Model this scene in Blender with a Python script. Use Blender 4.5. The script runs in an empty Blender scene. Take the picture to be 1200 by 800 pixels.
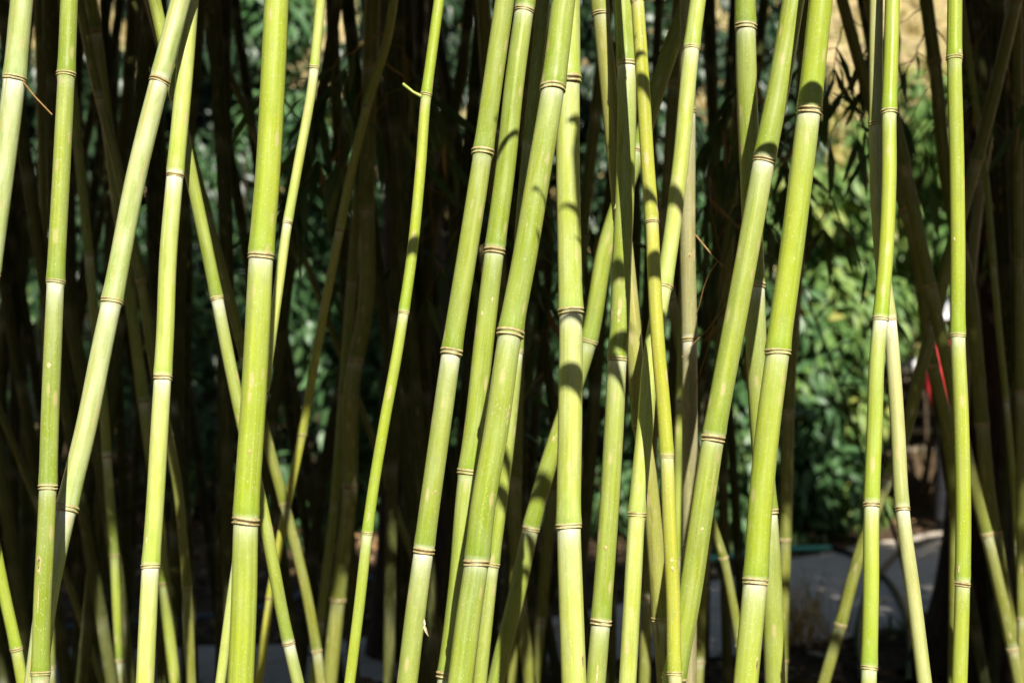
import bpy, math, random
import numpy as np
from math import radians, sin, cos, pi, exp
random.seed(11)
rng = np.random.default_rng(11)
SC = bpy.context.scene
COL = SC.collection

# ------------------------------------------------------------------ camera, sky, sun, exposure
CAM_Z = 1.3
F = 1667.0                                   # focal length in photograph pixels (50 mm on 36 mm)
cam = bpy.data.cameras.new('camera')
cam.lens = 50.0; cam.sensor_width = 36.0
cam.clip_start = 0.05; cam.clip_end = 400
cam.dof.use_dof = True; cam.dof.focus_distance = 2.02; cam.dof.aperture_fstop = 3.7
cam.dof.aperture_blades = 7
co = bpy.data.objects.new('camera', cam); COL.objects.link(co)
co.location = (0, 0, CAM_Z); co.rotation_euler = (radians(90), 0, 0)
SC.camera = co

SUN_EL, SUN_AZ = 46.0, 12.0                  # azimuth: degrees right of straight behind the camera
world = bpy.data.worlds.new('World'); SC.world = world; world.use_nodes = True
wn = world.node_tree; bg = wn.nodes['Background']
sky = wn.nodes.new('ShaderNodeTexSky'); sky.sky_type = 'NISHITA'; sky.sun_disc = False
sky.sun_elevation = radians(SUN_EL); sky.sun_rotation = radians(180 - SUN_AZ)
wn.links.new(sky.outputs[0], bg.inputs[0]); bg.inputs[1].default_value = 0.05
sl = bpy.data.lights.new('sun', 'SUN'); sl.energy = 5.0; sl.angle = radians(0.5); sl.color = (1.0, 0.95, 0.86)
so = bpy.data.objects.new('sun', sl); COL.objects.link(so)
# the sun stands behind the camera (towards -Y), a little to its right (+X)
a_, e_ = radians(SUN_AZ), radians(SUN_EL)
from mathutils import Vector, Euler
sdir = Vector((sin(a_) * cos(e_), -cos(a_) * cos(e_), sin(e_)))      # towards the sun
so.rotation_euler = sdir.to_track_quat('Z', 'Y').to_euler()
so.location = sdir * 20
SC.view_settings.view_transform = 'Standard'; SC.view_settings.look = 'None'
SC.view_settings.exposure = 0.94; SC.view_settings.gamma = 1.0
SC.cycles.max_bounces = 6; SC.cycles.diffuse_bounces = 3; SC.cycles.glossy_bounces = 3
SC.cycles.transmission_bounces = 2; SC.cycles.use_denoising = True
TAN = math.tan(e_)

# ------------------------------------------------------------------ helpers
def at(x, y, Y):
    return np.array(((x - 600) / F * Y, Y, CAM_Z - (y - 400) / F * Y))

def ground_z(x, y):
    """height of the ground: flat grove and path, a low bank, then a hillside"""
    b = np.clip((y - 10.3) / 1.1, 0, 1); b = b * b * (3 - 2 * b) * 0.5
    h = np.maximum(y - 11.6, 0) * 0.56
    h = np.where(h > 11, 11 + (h - 11) * 0.12, h)
    return b + h

def mesh_obj(name, verts, faces, mat, parent=None, attrs=None, uv=None, smooth=True, origin=None):
    verts = np.asarray(verts, dtype=np.float64)
    if origin is not None: verts = verts - np.asarray(origin)
    me = bpy.data.meshes.new(name)
    if isinstance(faces, np.ndarray):
        n, k = faces.shape
        me.vertices.add(len(verts)); me.vertices.foreach_set('co', verts.astype(np.float32).ravel())
        me.loops.add(n * k); me.loops.foreach_set('vertex_index', faces.astype(np.int32).ravel())
        me.polygons.add(n); me.polygons.foreach_set('loop_start', np.arange(0, n * k, k, dtype=np.int32))
        me.polygons.foreach_set('loop_total', np.full(n, k, dtype=np.int32))
        me.update(calc_edges=True)
    else:
        me.from_pydata(verts.tolist(), [], faces); me.update()
    me.polygons.foreach_set('use_smooth', np.full(len(me.polygons), smooth))
    for an, av in (attrs or {}).items():
        at_ = me.attributes.new(an, 'FLOAT', 'POINT'); at_.data.foreach_set('value', np.asarray(av, dtype=np.float32))
    if uv is not None:
        li = np.empty(len(me.loops), dtype=np.int32); me.loops.foreach_get('vertex_index', li)
        ul = me.uv_layers.new(name='UVMap'); ul.data.foreach_set('uv', np.asarray(uv, dtype=np.float32)[li].ravel())
    me.materials.append(mat)
    o = bpy.data.objects.new(name, me); COL.objects.link(o)
    if parent is not None: o.parent = parent
    elif origin is not None: o.location = origin
    return o

def tag(o, label=None, cat=None, group=None, kind=None):
    if label: o['label'] = label
    if cat: o['category'] = cat
    if group: o['group'] = group
    if kind: o['kind'] = kind
    return o

def empty(name, loc, label, cat, group=None):
    o = bpy.data.objects.new(name, None); COL.objects.link(o); o.location = loc
    o.empty_display_size = 0.05
    return tag(o, label, cat, group)

def sweep(P, R, sides, caps=True, squash=None):
    """tube through the points P (n,3) with radii R (n,) -> verts, quad faces, angle index"""
    P = np.asarray(P, float); n = len(P); R = np.broadcast_to(np.asarray(R, float), (n,))
    T = np.gradient(P, axis=0); T /= np.linalg.norm(T, axis=1)[:, None]
    ref = np.array((0, -1.0, 0.0))
    if abs(T[:, 1]).max() > 0.9: ref = np.array((0.0, 0.2, 1.0))
    A = np.cross(np.cross(T, ref), T); A /= np.linalg.norm(A, axis=1)[:, None]
    B = np.cross(T, A)
    th = np.arange(sides) * 2 * pi / sides
    rr = R[:, None] * np.ones(sides) if squash is None else R[:, None] * squash
    V = P[:, None, :] + (A[:, None, :] * np.cos(th)[None, :, None] + B[:, None, :] * np.sin(th)[None, :, None]) * rr[..., None]
    i = np.arange(n - 1)[:, None] * sides; j = np.arange(sides)[None, :]; j2 = (j + 1) % sides
    Fq = np.stack([i + j, i + j2, i + sides + j2, i + sides + j], -1).reshape(-1, 4)
    return V.reshape(-1, 3), Fq, th

def join(parts):
    vs, fs, k = [], [], 0
    for v, f in parts:
        vs.append(v); fs.append(np.asarray(f) + k); k += len(v)
    return np.concatenate(vs), np.concatenate(fs)

def hermite(z, X):
    """smooth interpolant X(z) through sorted knots z"""
    z = np.asarray(z, float); X = np.asarray(X, float)
    m = np.gradient(X, z) if len(z) > 2 else np.full(len(z), (X[-1] - X[0]) / (z[-1] - z[0]))
    def f(q):
        q = np.asarray(q, float); k = np.clip(np.searchsorted(z, q) - 1, 0, len(z) - 2)
        h = z[k + 1] - z[k]; t = (q - z[k]) / h
        return ((2*t**3 - 3*t**2 + 1) * X[k] + (t**3 - 2*t**2 + t) * h * m[k] + (-2*t**3 + 3*t**2) * X[k+1] + (t**3 - t**2) * h * m[k+1])
    return f

def leaf_mesh(pos, d, nrm, L, W, bend=0.25, shape=(0.18, 1.0, 0.72, 0.03)):
    """blades: base position, direction, normal, length, width -> verts, faces, per-leaf random"""
    n = len(pos)
    d = d / np.linalg.norm(d, axis=1)[:, None]
    s = np.cross(d, nrm); s /= np.linalg.norm(s, axis=1)[:, None] + 1e-9
    nn = np.cross(s, d)
    V = []
    for t, w in zip((0.0, 0.32, 0.66, 1.0), shape):
        c = pos + d * (L * t)[:, None] - nn * (L * bend * t * t)[:, None]
        hw = (W * w * 0.5)[:, None]
        lift = nn * (W * w * 0.16)[:, None]
        V += [c - s * hw + lift, c, c + s * hw + lift]
    V = np.stack(V, 1)                                   # n,12,3
    q = np.array([[3*r + c, 3*r + c + 1, 3*r + c + 4, 3*r + c + 3] for r in range(3) for c in range(2)])
    Fq = (np.arange(n)[:, None, None] * 12 + q[None]).reshape(-1, 4)
    rnd = np.repeat(rng.random(n), 12)
    return V.reshape(-1, 3), Fq, rnd

def runit(n):
    v = rng.normal(size=(n, 3)); return v / np.linalg.norm(v, axis=1)[:, None]

# ------------------------------------------------------------------ materials
class NT:
    def __init__(s, name):
        s.m = bpy.data.materials.new(name); s.m.use_nodes = True
        s.t = s.m.node_tree; s.n = s.t.nodes; s.l = s.t.links
        s.b = s.n['Principled BSDF']; s.out = s.n['Material Output']
    def node(s, t, **k):
        o = s.n.new(t)
        for a, v in k.items(): setattr(o, a, v)
        return o
    def put(s, sock, v):
        if isinstance(v, bpy.types.NodeSocket): s.l.new(v, sock)
        else:
            sock.default_value = v if not (isinstance(v, tuple) and len(v) == 3 and sock.type == 'RGBA') else (*v, 1)
    def math(s, op, a, b=0.0, clamp=False):
        o = s.node('ShaderNodeMath', operation=op, use_clamp=clamp); s.put(o.inputs[0], a); s.put(o.inputs[1], b); return o.outputs[0]
    def mix(s, f, a, b, mode='MIX'):
        o = s.node('ShaderNodeMix', data_type='RGBA', blend_type=mode)
        s.put(o.inputs[0], f); s.put(o.inputs[6], a); s.put(o.inputs[7], b); return o.outputs[2]
    def noise(s, vec, scale, detail=2, rough=0.5, dim='3D'):
        o = s.node('ShaderNodeTexNoise'); s.put(o.inputs['Vector'], vec); s.put(o.inputs['Scale'], scale)
        o.inputs['Detail'].default_value = detail; o.inputs['Roughness'].default_value = rough; return o.outputs['Fac']
    def ramp(s, f, lo, hi, a=0.0, b=1.0):
        o = s.node('ShaderNodeMapRange'); s.put(o.inputs[0], f)
        for i, v in enumerate((lo, hi, a, b)): o.inputs[i + 1].default_value = v
        return o.outputs[0]
    def attr(s, name): return s.node('ShaderNodeAttribute', attribute_name=name).outputs['Fac']
    def scale(s, vec, sc, add=None):
        o = s.node('ShaderNodeVectorMath', operation='MULTIPLY'); s.put(o.inputs[0], vec); o.inputs[1].default_value = sc
        if add is None: return o.outputs[0]
        p = s.node('ShaderNodeVectorMath', operation='ADD'); s.l.new(o.outputs[0], p.inputs[0]); s.l.new(add, p.inputs[1]); return p.outputs[0]
    def bump(s, h, strength, dist):
        o = s.node('ShaderNodeBump'); o.inputs['Strength'].default_value = strength; o.inputs['Distance'].default_value = dist
        s.put(o.inputs['Height'], h); s.l.new(o.outputs[0], s.b.inputs['Normal'])

def culm_mat(name, dark, light, wax=0.25, bloom=1.0, spots=0.6, stripe=0.3, stain=0.0, line=False, rough=0.25, waxcol=(0.56, 0.62, 0.40)):
    """bamboo skin. UV is in metres: u round the culm, v along it"""
    k = NT(name)
    uv = k.node('ShaderNodeUVMap', uv_map='UVMap').outputs[0]
    rnd = k.node('ShaderNodeObjectInfo').outputs['Random']
    off = k.node('ShaderNodeCombineXYZ'); k.l.new(k.math('MULTIPLY', rnd, 37.0), off.inputs[2]); off = off.outputs[0]
    streak = k.noise(k.scale(uv, (420, 3.5, 1), off), 1.0, 3, 0.55)
    broad = k.noise(k.scale(uv, (45, 5, 1), off), 1.0, 2)
    f = k.math('ADD', k.math('MULTIPLY', k.ramp(streak, 0.3, 0.7), 0.42), k.math('MULTIPLY', k.ramp(broad, 0.3, 0.7), 0.58), True)
    c = k.mix(f, dark, light)
    med = k.noise(k.scale(uv, (150, 1.6, 1), off), 1.0, 3, 0.6)
    c = k.mix(1.0, c, k.mix(k.ramp(med, 0.3, 0.7), (0.74, 0.78, 0.62), (1.14, 1.10, 1.25)), 'MULTIPLY')
    c = k.mix(k.math('MULTIPLY', rnd, 0.25), c, (0.25, 0.265, 0.04))          # each culm a little older or fresher
    # fresh green band above each ring, paler below it (grey-white wax)
    ab = k.attr('above'); c = k.mix(k.math('MULTIPLY', ab, 0.5), c, tuple(v * q for v, q in zip(dark, (0.72, 0.95, 0.6))))
    wx = k.ramp(k.noise(k.scale(uv, (95, 16, 1), off), 1.0, 4, 0.6), 0.36, 0.74)
    c = k.mix(k.math('MULTIPLY', wx, wax), c, waxcol)
    bl = k.attr('bloom')
    bn = k.math('MULTIPLY', k.math('MULTIPLY', bl, bloom), k.ramp(k.noise(k.scale(uv, (260, 60, 1), off), 1.0, 4, 0.6), 0.25, 0.62, 0.45, 1.0), True)
    c = k.mix(bn, c, (0.74, 0.76, 0.62))
    dirt = k.ramp(k.noise(k.scale(uv, (70, 26, 1), off), 1.0, 5, 0.68), 0.50, 0.66)
    c = k.mix(k.math('MULTIPLY', dirt, 0.22), c, (0.20, 0.215, 0.085))
    # long pale and tan scratches
    st = k.ramp(k.noise(k.scale(uv, (330, 2.2, 1), off), 1.0, 2), 0.625, 0.675)
    br = k.ramp(k.noise(k.scale(uv, (140, 9, 3), off), 1.0, 2), 0.5, 0.6)
    c = k.mix(k.math('MULTIPLY', k.math('MULTIPLY', st, br), stripe), c, (0.52, 0.40, 0.17))
    # scabs and specks
    v = k.node('ShaderNodeTexVoronoi'); k.l.new(k.scale(uv, (70, 22, 1), off), v.inputs['Vector']); v.inputs['Scale'].default_value = 1.0
    sel = k.math('GREATER_THAN', k.node('ShaderNodeSeparateColor').outputs[0], 0.62)
    sepn = sel.node.inputs[0].links[0].from_node; k.l.new(v.outputs['Color'], sepn.inputs[0])
    sp = k.math('MULTIPLY', k.ramp(v.outputs['Distance'], 0.30, 0.16), sel)
    c = k.mix(k.math('MULTIPLY', sp, spots), c, (0.50, 0.40, 0.20))
    fine = k.ramp(k.noise(k.scale(uv, (520, 300, 1), off), 1.0, 3, 0.7), 0.60, 0.67)
    c = k.mix(k.math('MULTIPLY', fine, spots * 0.7), c, (0.66, 0.66, 0.44))
    if line:
        su = k.node('ShaderNodeSeparateXYZ'); k.l.new(uv, su.inputs[0])
        wob = k.math('MULTIPLY', k.math('SUBTRACT', k.noise(k.scale(uv, (0, 5, 1), off), 1.0, 2), 0.5), 0.004)
        du = k.math('ABSOLUTE', k.math('ADD', k.math('ADD', su.outputs[0], 0.0068), wob))
        on = k.ramp(k.noise(k.scale(uv, (0, 3.2, 2), off), 1.0, 3), 0.42, 0.52)
        c = k.mix(k.math('MULTIPLY', k.ramp(du, 0.0026, 0.0012), k.math('MULTIPLY', on, 0.55)), c, (0.20, 0.27, 0.03))
        c = k.mix(k.math('MULTIPLY', k.ramp(du, 0.0009, 0.0004), on), c, (0.50, 0.36, 0.13))
    if stain:
        sn = k.ramp(k.noise(k.scale(uv, (52, 4.2, 1), off), 1.0, 4, 0.65), 0.47, 0.62)
        oz = k.node('ShaderNodeSeparateXYZ'); k.l.new(k.node('ShaderNodeTexCoord').outputs['Object'], oz.inputs[0])
        sn = k.math('MULTIPLY', sn, k.ramp(oz.outputs[2], 1.28, 1.08, 0.12, 1.0))
        c = k.mix(k.math('MULTIPLY', sn, stain), c, (0.085, 0.045, 0.05))
    k.put(k.b.inputs['Base Color'], c)
    r = k.math('ADD', k.math('MULTIPLY', wx, 0.13), k.math('ADD', k.math('MULTIPLY', bn, 0.35), rough), True)
    k.put(k.b.inputs['Roughness'], r)
    k.b.inputs['Specular IOR Level'].default_value = 0.5
    k.bump(k.math('ADD', streak, k.math('MULTIPLY', broad, 0.6)), 0.22, 0.0012)
    return k.m

def simple_mat(name, c1, c2, scale, rough=0.8, stretch=(1, 1, 1), bump=0.3, bdist=0.01, lo=0.35, hi=0.65, spec=0.3, c3=None, detail=5):
    k = NT(name); tc = k.node('ShaderNodeTexCoord').outputs['Object']
    v = k.scale(tc, stretch)
    n = k.noise(v, scale, detail, 0.6); c = k.mix(k.ramp(n, lo, hi), c1, c2)
    if c3: c = k.mix(k.ramp(k.noise(v, scale * 0.31, 3), 0.48, 0.62), c, c3)
    k.put(k.b.inputs['Base Color'], c); k.b.inputs['Roughness'].default_value = rough
    k.b.inputs['Specular IOR Level'].default_value = spec
    if bump: k.bump(n, bump, bdist)
    return k.m

def leaf_mat(name, stops, rough=0.45, spec=0.5, trans=0.25):
    k = NT(name); r = k.node('ShaderNodeValToRGB'); k.l.new(k.attr('rnd'), r.inputs[0])
    e = r.color_ramp.elements
    while len(e) < len(stops): e.new(0.5)
    for el, (p, c) in zip(e, stops): el.position = p; el.color = (*c, 1)
    k.put(k.b.inputs['Base Color'], r.outputs[0]); k.b.inputs['Roughness'].default_value = rough
    k.b.inputs['Specular IOR Level'].default_value = spec
    if trans:
        t = k.node('ShaderNodeBsdfTranslucent'); k.l.new(k.mix(1.0, r.outputs[0], (1.0, 1.0, 0.45), 'MULTIPLY'), t.inputs[0])
        mx = k.node('ShaderNodeMixShader'); mx.inputs[0].default_value = trans
        k.l.new(k.b.outputs[0], mx.inputs[1]); k.l.new(t.outputs[0], mx.inputs[2]); k.l.new(mx.outputs[0], k.out.inputs[0])
    return k.m

M = {
 'green':  culm_mat('bamboo_green',  (0.185, 0.255, 0.014), (0.345, 0.405, 0.048), wax=0.16),
 'lime':   culm_mat('bamboo_lime',   (0.250, 0.340, 0.012), (0.405, 0.465, 0.036), wax=0.09, bloom=0.9),
 'bright': culm_mat('bamboo_bright', (0.310, 0.385, 0.034), (0.520, 0.550, 0.120), wax=0.28, rough=0.21),
 'pale':   culm_mat('bamboo_pale',   (0.290, 0.360, 0.085), (0.430, 0.480, 0.180), wax=0.75, stripe=0.9, waxcol=(0.49, 0.56, 0.31), line=True),
 'yellow': culm_mat('bamboo_yellow', (0.330, 0.345, 0.018), (0.460, 0.455, 0.055), wax=0.08, bloom=0.5, stripe=0.7, spots=0.8),
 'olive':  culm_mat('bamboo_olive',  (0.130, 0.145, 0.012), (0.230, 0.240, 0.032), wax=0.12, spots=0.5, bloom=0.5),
 'grey':   culm_mat('bamboo_grey',   (0.230, 0.220, 0.075), (0.390, 0.360, 0.170), wax=0.35, stripe=0.8, stain=0.35, waxcol=(0.45, 0.43, 0.28)),
 'dull':   culm_mat('bamboo_dull',   (0.310, 0.330, 0.085), (0.480, 0.470, 0.180), wax=0.40, stripe=0.8, rough=0.2, waxcol=(0.50, 0.50, 0.30)),
 'stained':culm_mat('bamboo_stained',(0.270, 0.270, 0.030), (0.380, 0.370, 0.080), wax=0.15, stain=0.95, stripe=0.8),
 'deep':   culm_mat('bamboo_shade_darkened',   (0.020, 0.027, 0.005), (0.046, 0.054, 0.010), wax=0.05, bloom=0.3, spots=0.2, rough=0.6),  # grove shade partly put into this colour, darker than the other culms
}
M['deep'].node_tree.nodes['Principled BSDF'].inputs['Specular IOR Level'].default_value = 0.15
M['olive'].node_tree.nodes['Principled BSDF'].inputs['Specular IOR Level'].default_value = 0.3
def ring_mat():
    k = NT('node_ring_scar'); r = k.attr('ridge'); tc = k.node('ShaderNodeTexCoord').outputs['Object']
    n = k.math('ADD', k.math('MULTIPLY', k.noise(tc, 260, 3), .5), k.math('MULTIPLY', k.noise(tc, 85, 2), .5))
    c = k.mix(k.ramp(n, 0.36, 0.66), (0.30, 0.22, 0.075), (0.62, 0.55, 0.27))
    c = k.mix(r, (0.13, 0.088, 0.030), c)
    k.put(k.b.inputs['Base Color'], c); k.b.inputs['Roughness'].default_value = 0.55
    return k.m
M['ring'] = ring_mat()
M['twig'] = simple_mat('dry_twig', (0.20, 0.115, 0.03), (0.34, 0.22, 0.08), 60, 0.7)
M['stub'] = simple_mat('branch_stub', (0.26, 0.34, 0.05), (0.42, 0.44, 0.12), 90, 0.45)
M['sheath'] = simple_mat('dry_sheath', (0.55, 0.46, 0.26), (0.72, 0.64, 0.42), 90, 0.7)
M['bamboo_leaf'] = leaf_mat('bamboo_leaf', [(0, (0.045, 0.095, 0.022)), (0.6, (0.080, 0.150, 0.035)), (0.9, (0.130, 0.190, 0.045)), (0.96, (0.32, 0.20, 0.065))])
M['canopy'] = leaf_mat('bamboo_canopy_leaf', [(0, (0.030, 0.060, 0.016)), (1, (0.060, 0.110, 0.028))], trans=0.08)
M['shrub_light'] = leaf_mat('shrub_leaf_sunlit_kind', [(0, (0.075, 0.160, 0.040)), (0.5, (0.140, 0.245, 0.062)), (0.8, (0.220, 0.310, 0.075)), (1.0, (0.360, 0.330, 0.070))], 0.5, 0.35)
M['shrub_blue'] = leaf_mat('shrub_leaf_bluish_kind', [(0, (0.050, 0.125, 0.045)), (0.7, (0.095, 0.195, 0.068)), (1.0, (0.170, 0.250, 0.080))], 0.42, 0.45)
M['shrub_yellow'] = leaf_mat('shrub_leaf_yellowish_kind', [(0, (0.14, 0.19, 0.045)), (0.5, (0.26, 0.27, 0.06)), (1.0, (0.38, 0.30, 0.08))], 0.5)
M['tree_leaf'] = leaf_mat('tree_leaf', [(0, (0.030, 0.070, 0.018)), (1, (0.070, 0.120, 0.030))], trans=0.1)
M['evergreen'] = leaf_mat('evergreen_leaf', [(0, (0.018, 0.040, 0.016)), (0.8, (0.035, 0.075, 0.030)), (1, (0.07, 0.11, 0.04))], 0.4, 0.5, 0.1)
M['bark'] = simple_mat('dark_bark', (0.022, 0.014, 0.009), (0.085, 0.050, 0.028), 9, 0.9, (5, 5, 0.7), 0.9, 0.02)
M['shrub_stem'] = simple_mat('shrub_stem', (0.05, 0.035, 0.02), (0.10, 0.07, 0.04), 20, 0.9)
M['path'] = simple_mat('path_gravel', (0.500, 0.440, 0.370), (0.670, 0.585, 0.490), 38, 0.9, bump=0.5, bdist=0.006, c3=(0.50, 0.42, 0.33))
M['hose_green'] = simple_mat('hose_green', (0.16, 0.66, 0.46), (0.22, 0.72, 0.52), 12, 0.35, bump=0)
M['hose_black'] = simple_mat('hose_black', (0.010, 0.014, 0.016), (0.020, 0.026, 0.028), 12, 0.4, bump=0)
M['hose_blue'] = simple_mat('hose_blue', (0.10, 0.16, 0.22), (0.16, 0.23, 0.30), 12, 0.4, bump=0)
M['plank'] = simple_mat('step_timber', (0.16, 0.12, 0.075), (0.30, 0.25, 0.17), 14, 0.85, (0.5, 3, 3))
M['riser'] = simple_mat('step_riser', (0.020, 0.015, 0.010), (0.05, 0.036, 0.024), 10, 0.9)
M['stone'] = simple_mat('white_stone', (0.62, 0.62, 0.63), (0.80, 0.80, 0.80), 10, 0.7)
M['dry_grass'] = leaf_mat('dry_grass', [(0, (0.46, 0.29, 0.11)), (1, (0.68, 0.49, 0.24))], 0.7, 0.2)
M['litter'] = leaf_mat('leaf_litter', [(0, (0.07, 0.04, 0.02)), (0.5, (0.24, 0.13, 0.055)), (0.9, (0.42, 0.28, 0.13)), (1, (0.55, 0.44, 0.26))], 0.8, 0.2, 0.0)
M['weed'] = leaf_mat('weed', [(0, (0.05, 0.12, 0.02)), (1, (0.13, 0.22, 0.04))], 0.6)

# ------------------------------------------------------------------ ground, path, hillside
def ground():
    k = NT('grove_soil'); g = k.node('ShaderNodeNewGeometry'); pos = g.outputs['Position']
    n1 = k.noise(pos, 7, 6, 0.65); n2 = k.noise(pos, 42, 4, 0.6)
    soil = k.mix(k.ramp(n1, 0.35, 0.68), (0.030, 0.021, 0.013), (0.110, 0.074, 0.044))
    soil = k.mix(k.ramp(n2, 0.55, 0.68), soil, (0.22, 0.145, 0.075))
    # dry sunlit slope beyond the path: tan earth and bleached grass with mossy patches
    h1 = k.noise(pos, 3.2, 5, 0.6); h2 = k.noise(pos, 9.5, 4, 0.6)
    hill = k.mix(k.ramp(h2, 0.35, 0.7), (0.30, 0.22, 0.10), (0.54, 0.44, 0.235))
    hill = k.mix(k.ramp(h1, 0.50, 0.62), hill, (0.20, 0.19, 0.065))
    hill = k.mix(k.ramp(k.noise(pos, 5.1, 4, 0.6), 0.53, 0.62), hill, (0.10, 0.075, 0.04))
    sx = k.node('ShaderNodeSeparateXYZ'); k.l.new(pos, sx.inputs[0])
    yy = k.math('ADD', sx.outputs[1], k.math('MULTIPLY', k.math('SUBTRACT', h1, 0.5), 1.4))
    c = k.mix(k.ramp(yy, 11.3, 11.9), soil, hill)
    k.put(k.b.inputs['Base Color'], c); k.b.inputs['Roughness'].default_value = 0.95
    k.b.inputs['Specular IOR Level'].default_value = 0.1
    k.bump(k.math('ADD', n1, n2), 0.7, 0.03)
    xs = np.unique(np.concatenate([np.linspace(-120, -14, 20), np.linspace(-14, 14, 130), np.linspace(14, 120, 20)]))
    ys = np.unique(np.concatenate([np.linspace(-80, -2, 14), np.linspace(-2, 26, 150), np.linspace(26, 160, 30)]))
    X, Y = np.meshgrid(xs, ys); Z = ground_z(X, Y)
    bumps = 0.012 * np.sin(X * 5.1 + np.sin(Y * 3.7)) * np.sin(Y * 4.3) * (Y > 1)
    flat = (Y > 3.6) & (Y < 10.9)
    Z = Z + np.where(flat, -0.012, bumps) + np.where(Y > 11.5, 0.10 * np.sin(X * 1.7 + Y) * np.sin(Y * 1.3 - X * .6), 0)
    V = np.stack([X.ravel(), Y.ravel(), Z.ravel()], 1); nx, ny = len(xs), len(ys)
    i = np.arange(ny - 1)[:, None] * nx; j = np.arange(nx - 1)[None]
    Fq = np.stack([i + j, i + j + 1, i + nx + j + 1, i + nx + j], -1).reshape(-1, 4)
    o = mesh_obj('ground', V, Fq, k.m); tag(o, 'dark soil of the grove rising to a dry tan slope', 'ground', kind='structure')
ground()

PX_FAR = ((-24, 5.5), (-3, 5.85), (-1.5, 6.05), (-.97, 6.15), (.18, 6.6), (1.18, 7.88), (1.63, 8.5), (2.93, 9.7), (5, 10.2), (24, 10.2))
PX_NEAR = ((-24, 4.2), (-3, 5.0), (-.85, 5.35), (.15, 5.73), (.87, 5.86), (1.53, 6.37), (3, 6.8), (5, 7.2), (24, 7.2))
def path_edges(x):
    a, b = np.array(PX_NEAR), np.array(PX_FAR)
    return np.interp(x, a[:, 0], a[:, 1]), np.interp(x, b[:, 0], b[:, 1])
def path():
    xs = np.unique(np.concatenate([np.linspace(-24, -4, 40), np.linspace(-4, 5, 180), np.linspace(5, 24, 40)]))
    near, far = path_edges(xs)
    near = near + .05 * np.sin(xs * 2.9) + .03 * np.sin(xs * 11.3 + 1) + rng.normal(0, .012, len(xs)); far = far + .05 * np.sin(xs * 2.7 + 1) + .03 * np.sin(xs * 9.1) + rng.normal(0, .012, len(xs))
    rows = [np.stack([xs, near + (far - near) * t, np.full_like(xs, 0.0) + 0.012 * sin(pi * t)], 1) for t in np.linspace(0, 1, 9)]
    V = np.concatenate(rows); n = len(xs)
    i = np.arange(8)[:, None] * n; j = np.arange(n - 1)[None]
    Fq = np.stack([i + j, i + j + 1, i + n + j + 1, i + n + j], -1).reshape(-1, 4)
    tag(mesh_obj('path', V, Fq, M['path']), 'grey gravel path in shade behind the bamboo', 'path', kind='structure')
path()

# ------------------------------------------------------------------ bamboo
def profile(zs, nodes, r):
    """radius along the culm, distance below the next ring, closeness above the last ring"""
    R = np.array(r, float).copy(); bloom = np.zeros(len(zs)); above = np.zeros(len(zs))
    nd = np.asarray(nodes)
    d = zs[:, None] - nd[None]                           # + above the ring
    up = np.where(d >= 0, d, 9).min(1); dn = np.where(d <= 0, -d, 9).min(1)
    wn_ = np.array([random.uniform(.25, 1.15) for _ in nd]); ww = wn_[np.where(d <= 0, -d, 9).argmin(1)]
    R *= 1 + 0.072 * np.exp(-(up / 0.014) ** 2) + 0.035 * np.exp(-up / 0.05) - 0.030 * np.exp(-(dn / 0.05) ** 2)
    bloom = (0.30 + 0.55 * ww) * np.exp(-(dn / (0.007 + 0.008 * ww)) ** 1.4) + 0.24 * ww * np.exp(-dn / (0.03 + 0.04 * ww))
    above = np.exp(-up / 0.045)
    return R, bloom, above

def ring_mesh(c, t, r, sides=24):
    """sheath scar below and nodal ridge above with a dark groove between"""
    t = t / np.linalg.norm(t)
    t = t + np.array((random.gauss(0, .055), random.gauss(0, .04), 0)); t /= np.linalg.norm(t)
    a = np.cross(np.cross(t, (0, -1.0, 0)), t); a /= np.linalg.norm(a); b = np.cross(t, a)
    s = max(0.55, min(1.25, r / 0.0165)); mm = 0.001 * s * random.uniform(.82, 1.28)
    prof = [(-6.0, -1.2, 0), (-4.6, 0.25, 0.15), (-4.2, 1.25, 0.9), (-3.2, 1.75, 1), (-2.2, 1.35, 0.9), (-1.6, 0.35, 0.05), (-0.2, 0.25, 0.0),
            (0.5, 0.9, 0.75), (1.6, 1.55, 1), (2.6, 1.3, 0.8), (3.9, 0.45, 0.5), (5.5, -1.2, 0.3)]
    th = np.arange(sides) * 2 * pi / sides
    p1, p2 = random.random() * 6, random.random() * 6
    V, A = [], []
    for dz, dr, k in prof:
        w = 1 + 0.28 * np.sin(th * 3 + p1) + 0.12 * np.sin(th * 5 + p2)
        rr = r * (1.0 + (0.03 if dz > 0 else 0.0)) + dr * mm * (w if dr > 0 else 1) + 0.0 * th
        zz = dz * mm + 0.5 * mm * np.sin(th * 2 + p2)
        V.append(c + (a[None] * np.cos(th)[:, None] + b[None] * np.sin(th)[:, None]) * rr[:, None] + t[None] * zz[:, None])
        A += [k] * sides
    n = len(prof); i = np.arange(n - 1)[:, None] * sides; j = np.arange(sides)[None]; j2 = (j + 1) % sides
    Fq = np.stack([i + j, i + j2, i + sides + j2, i + sides + j], -1).reshape(-1, 4)
    return np.concatenate(V), Fq, A

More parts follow.
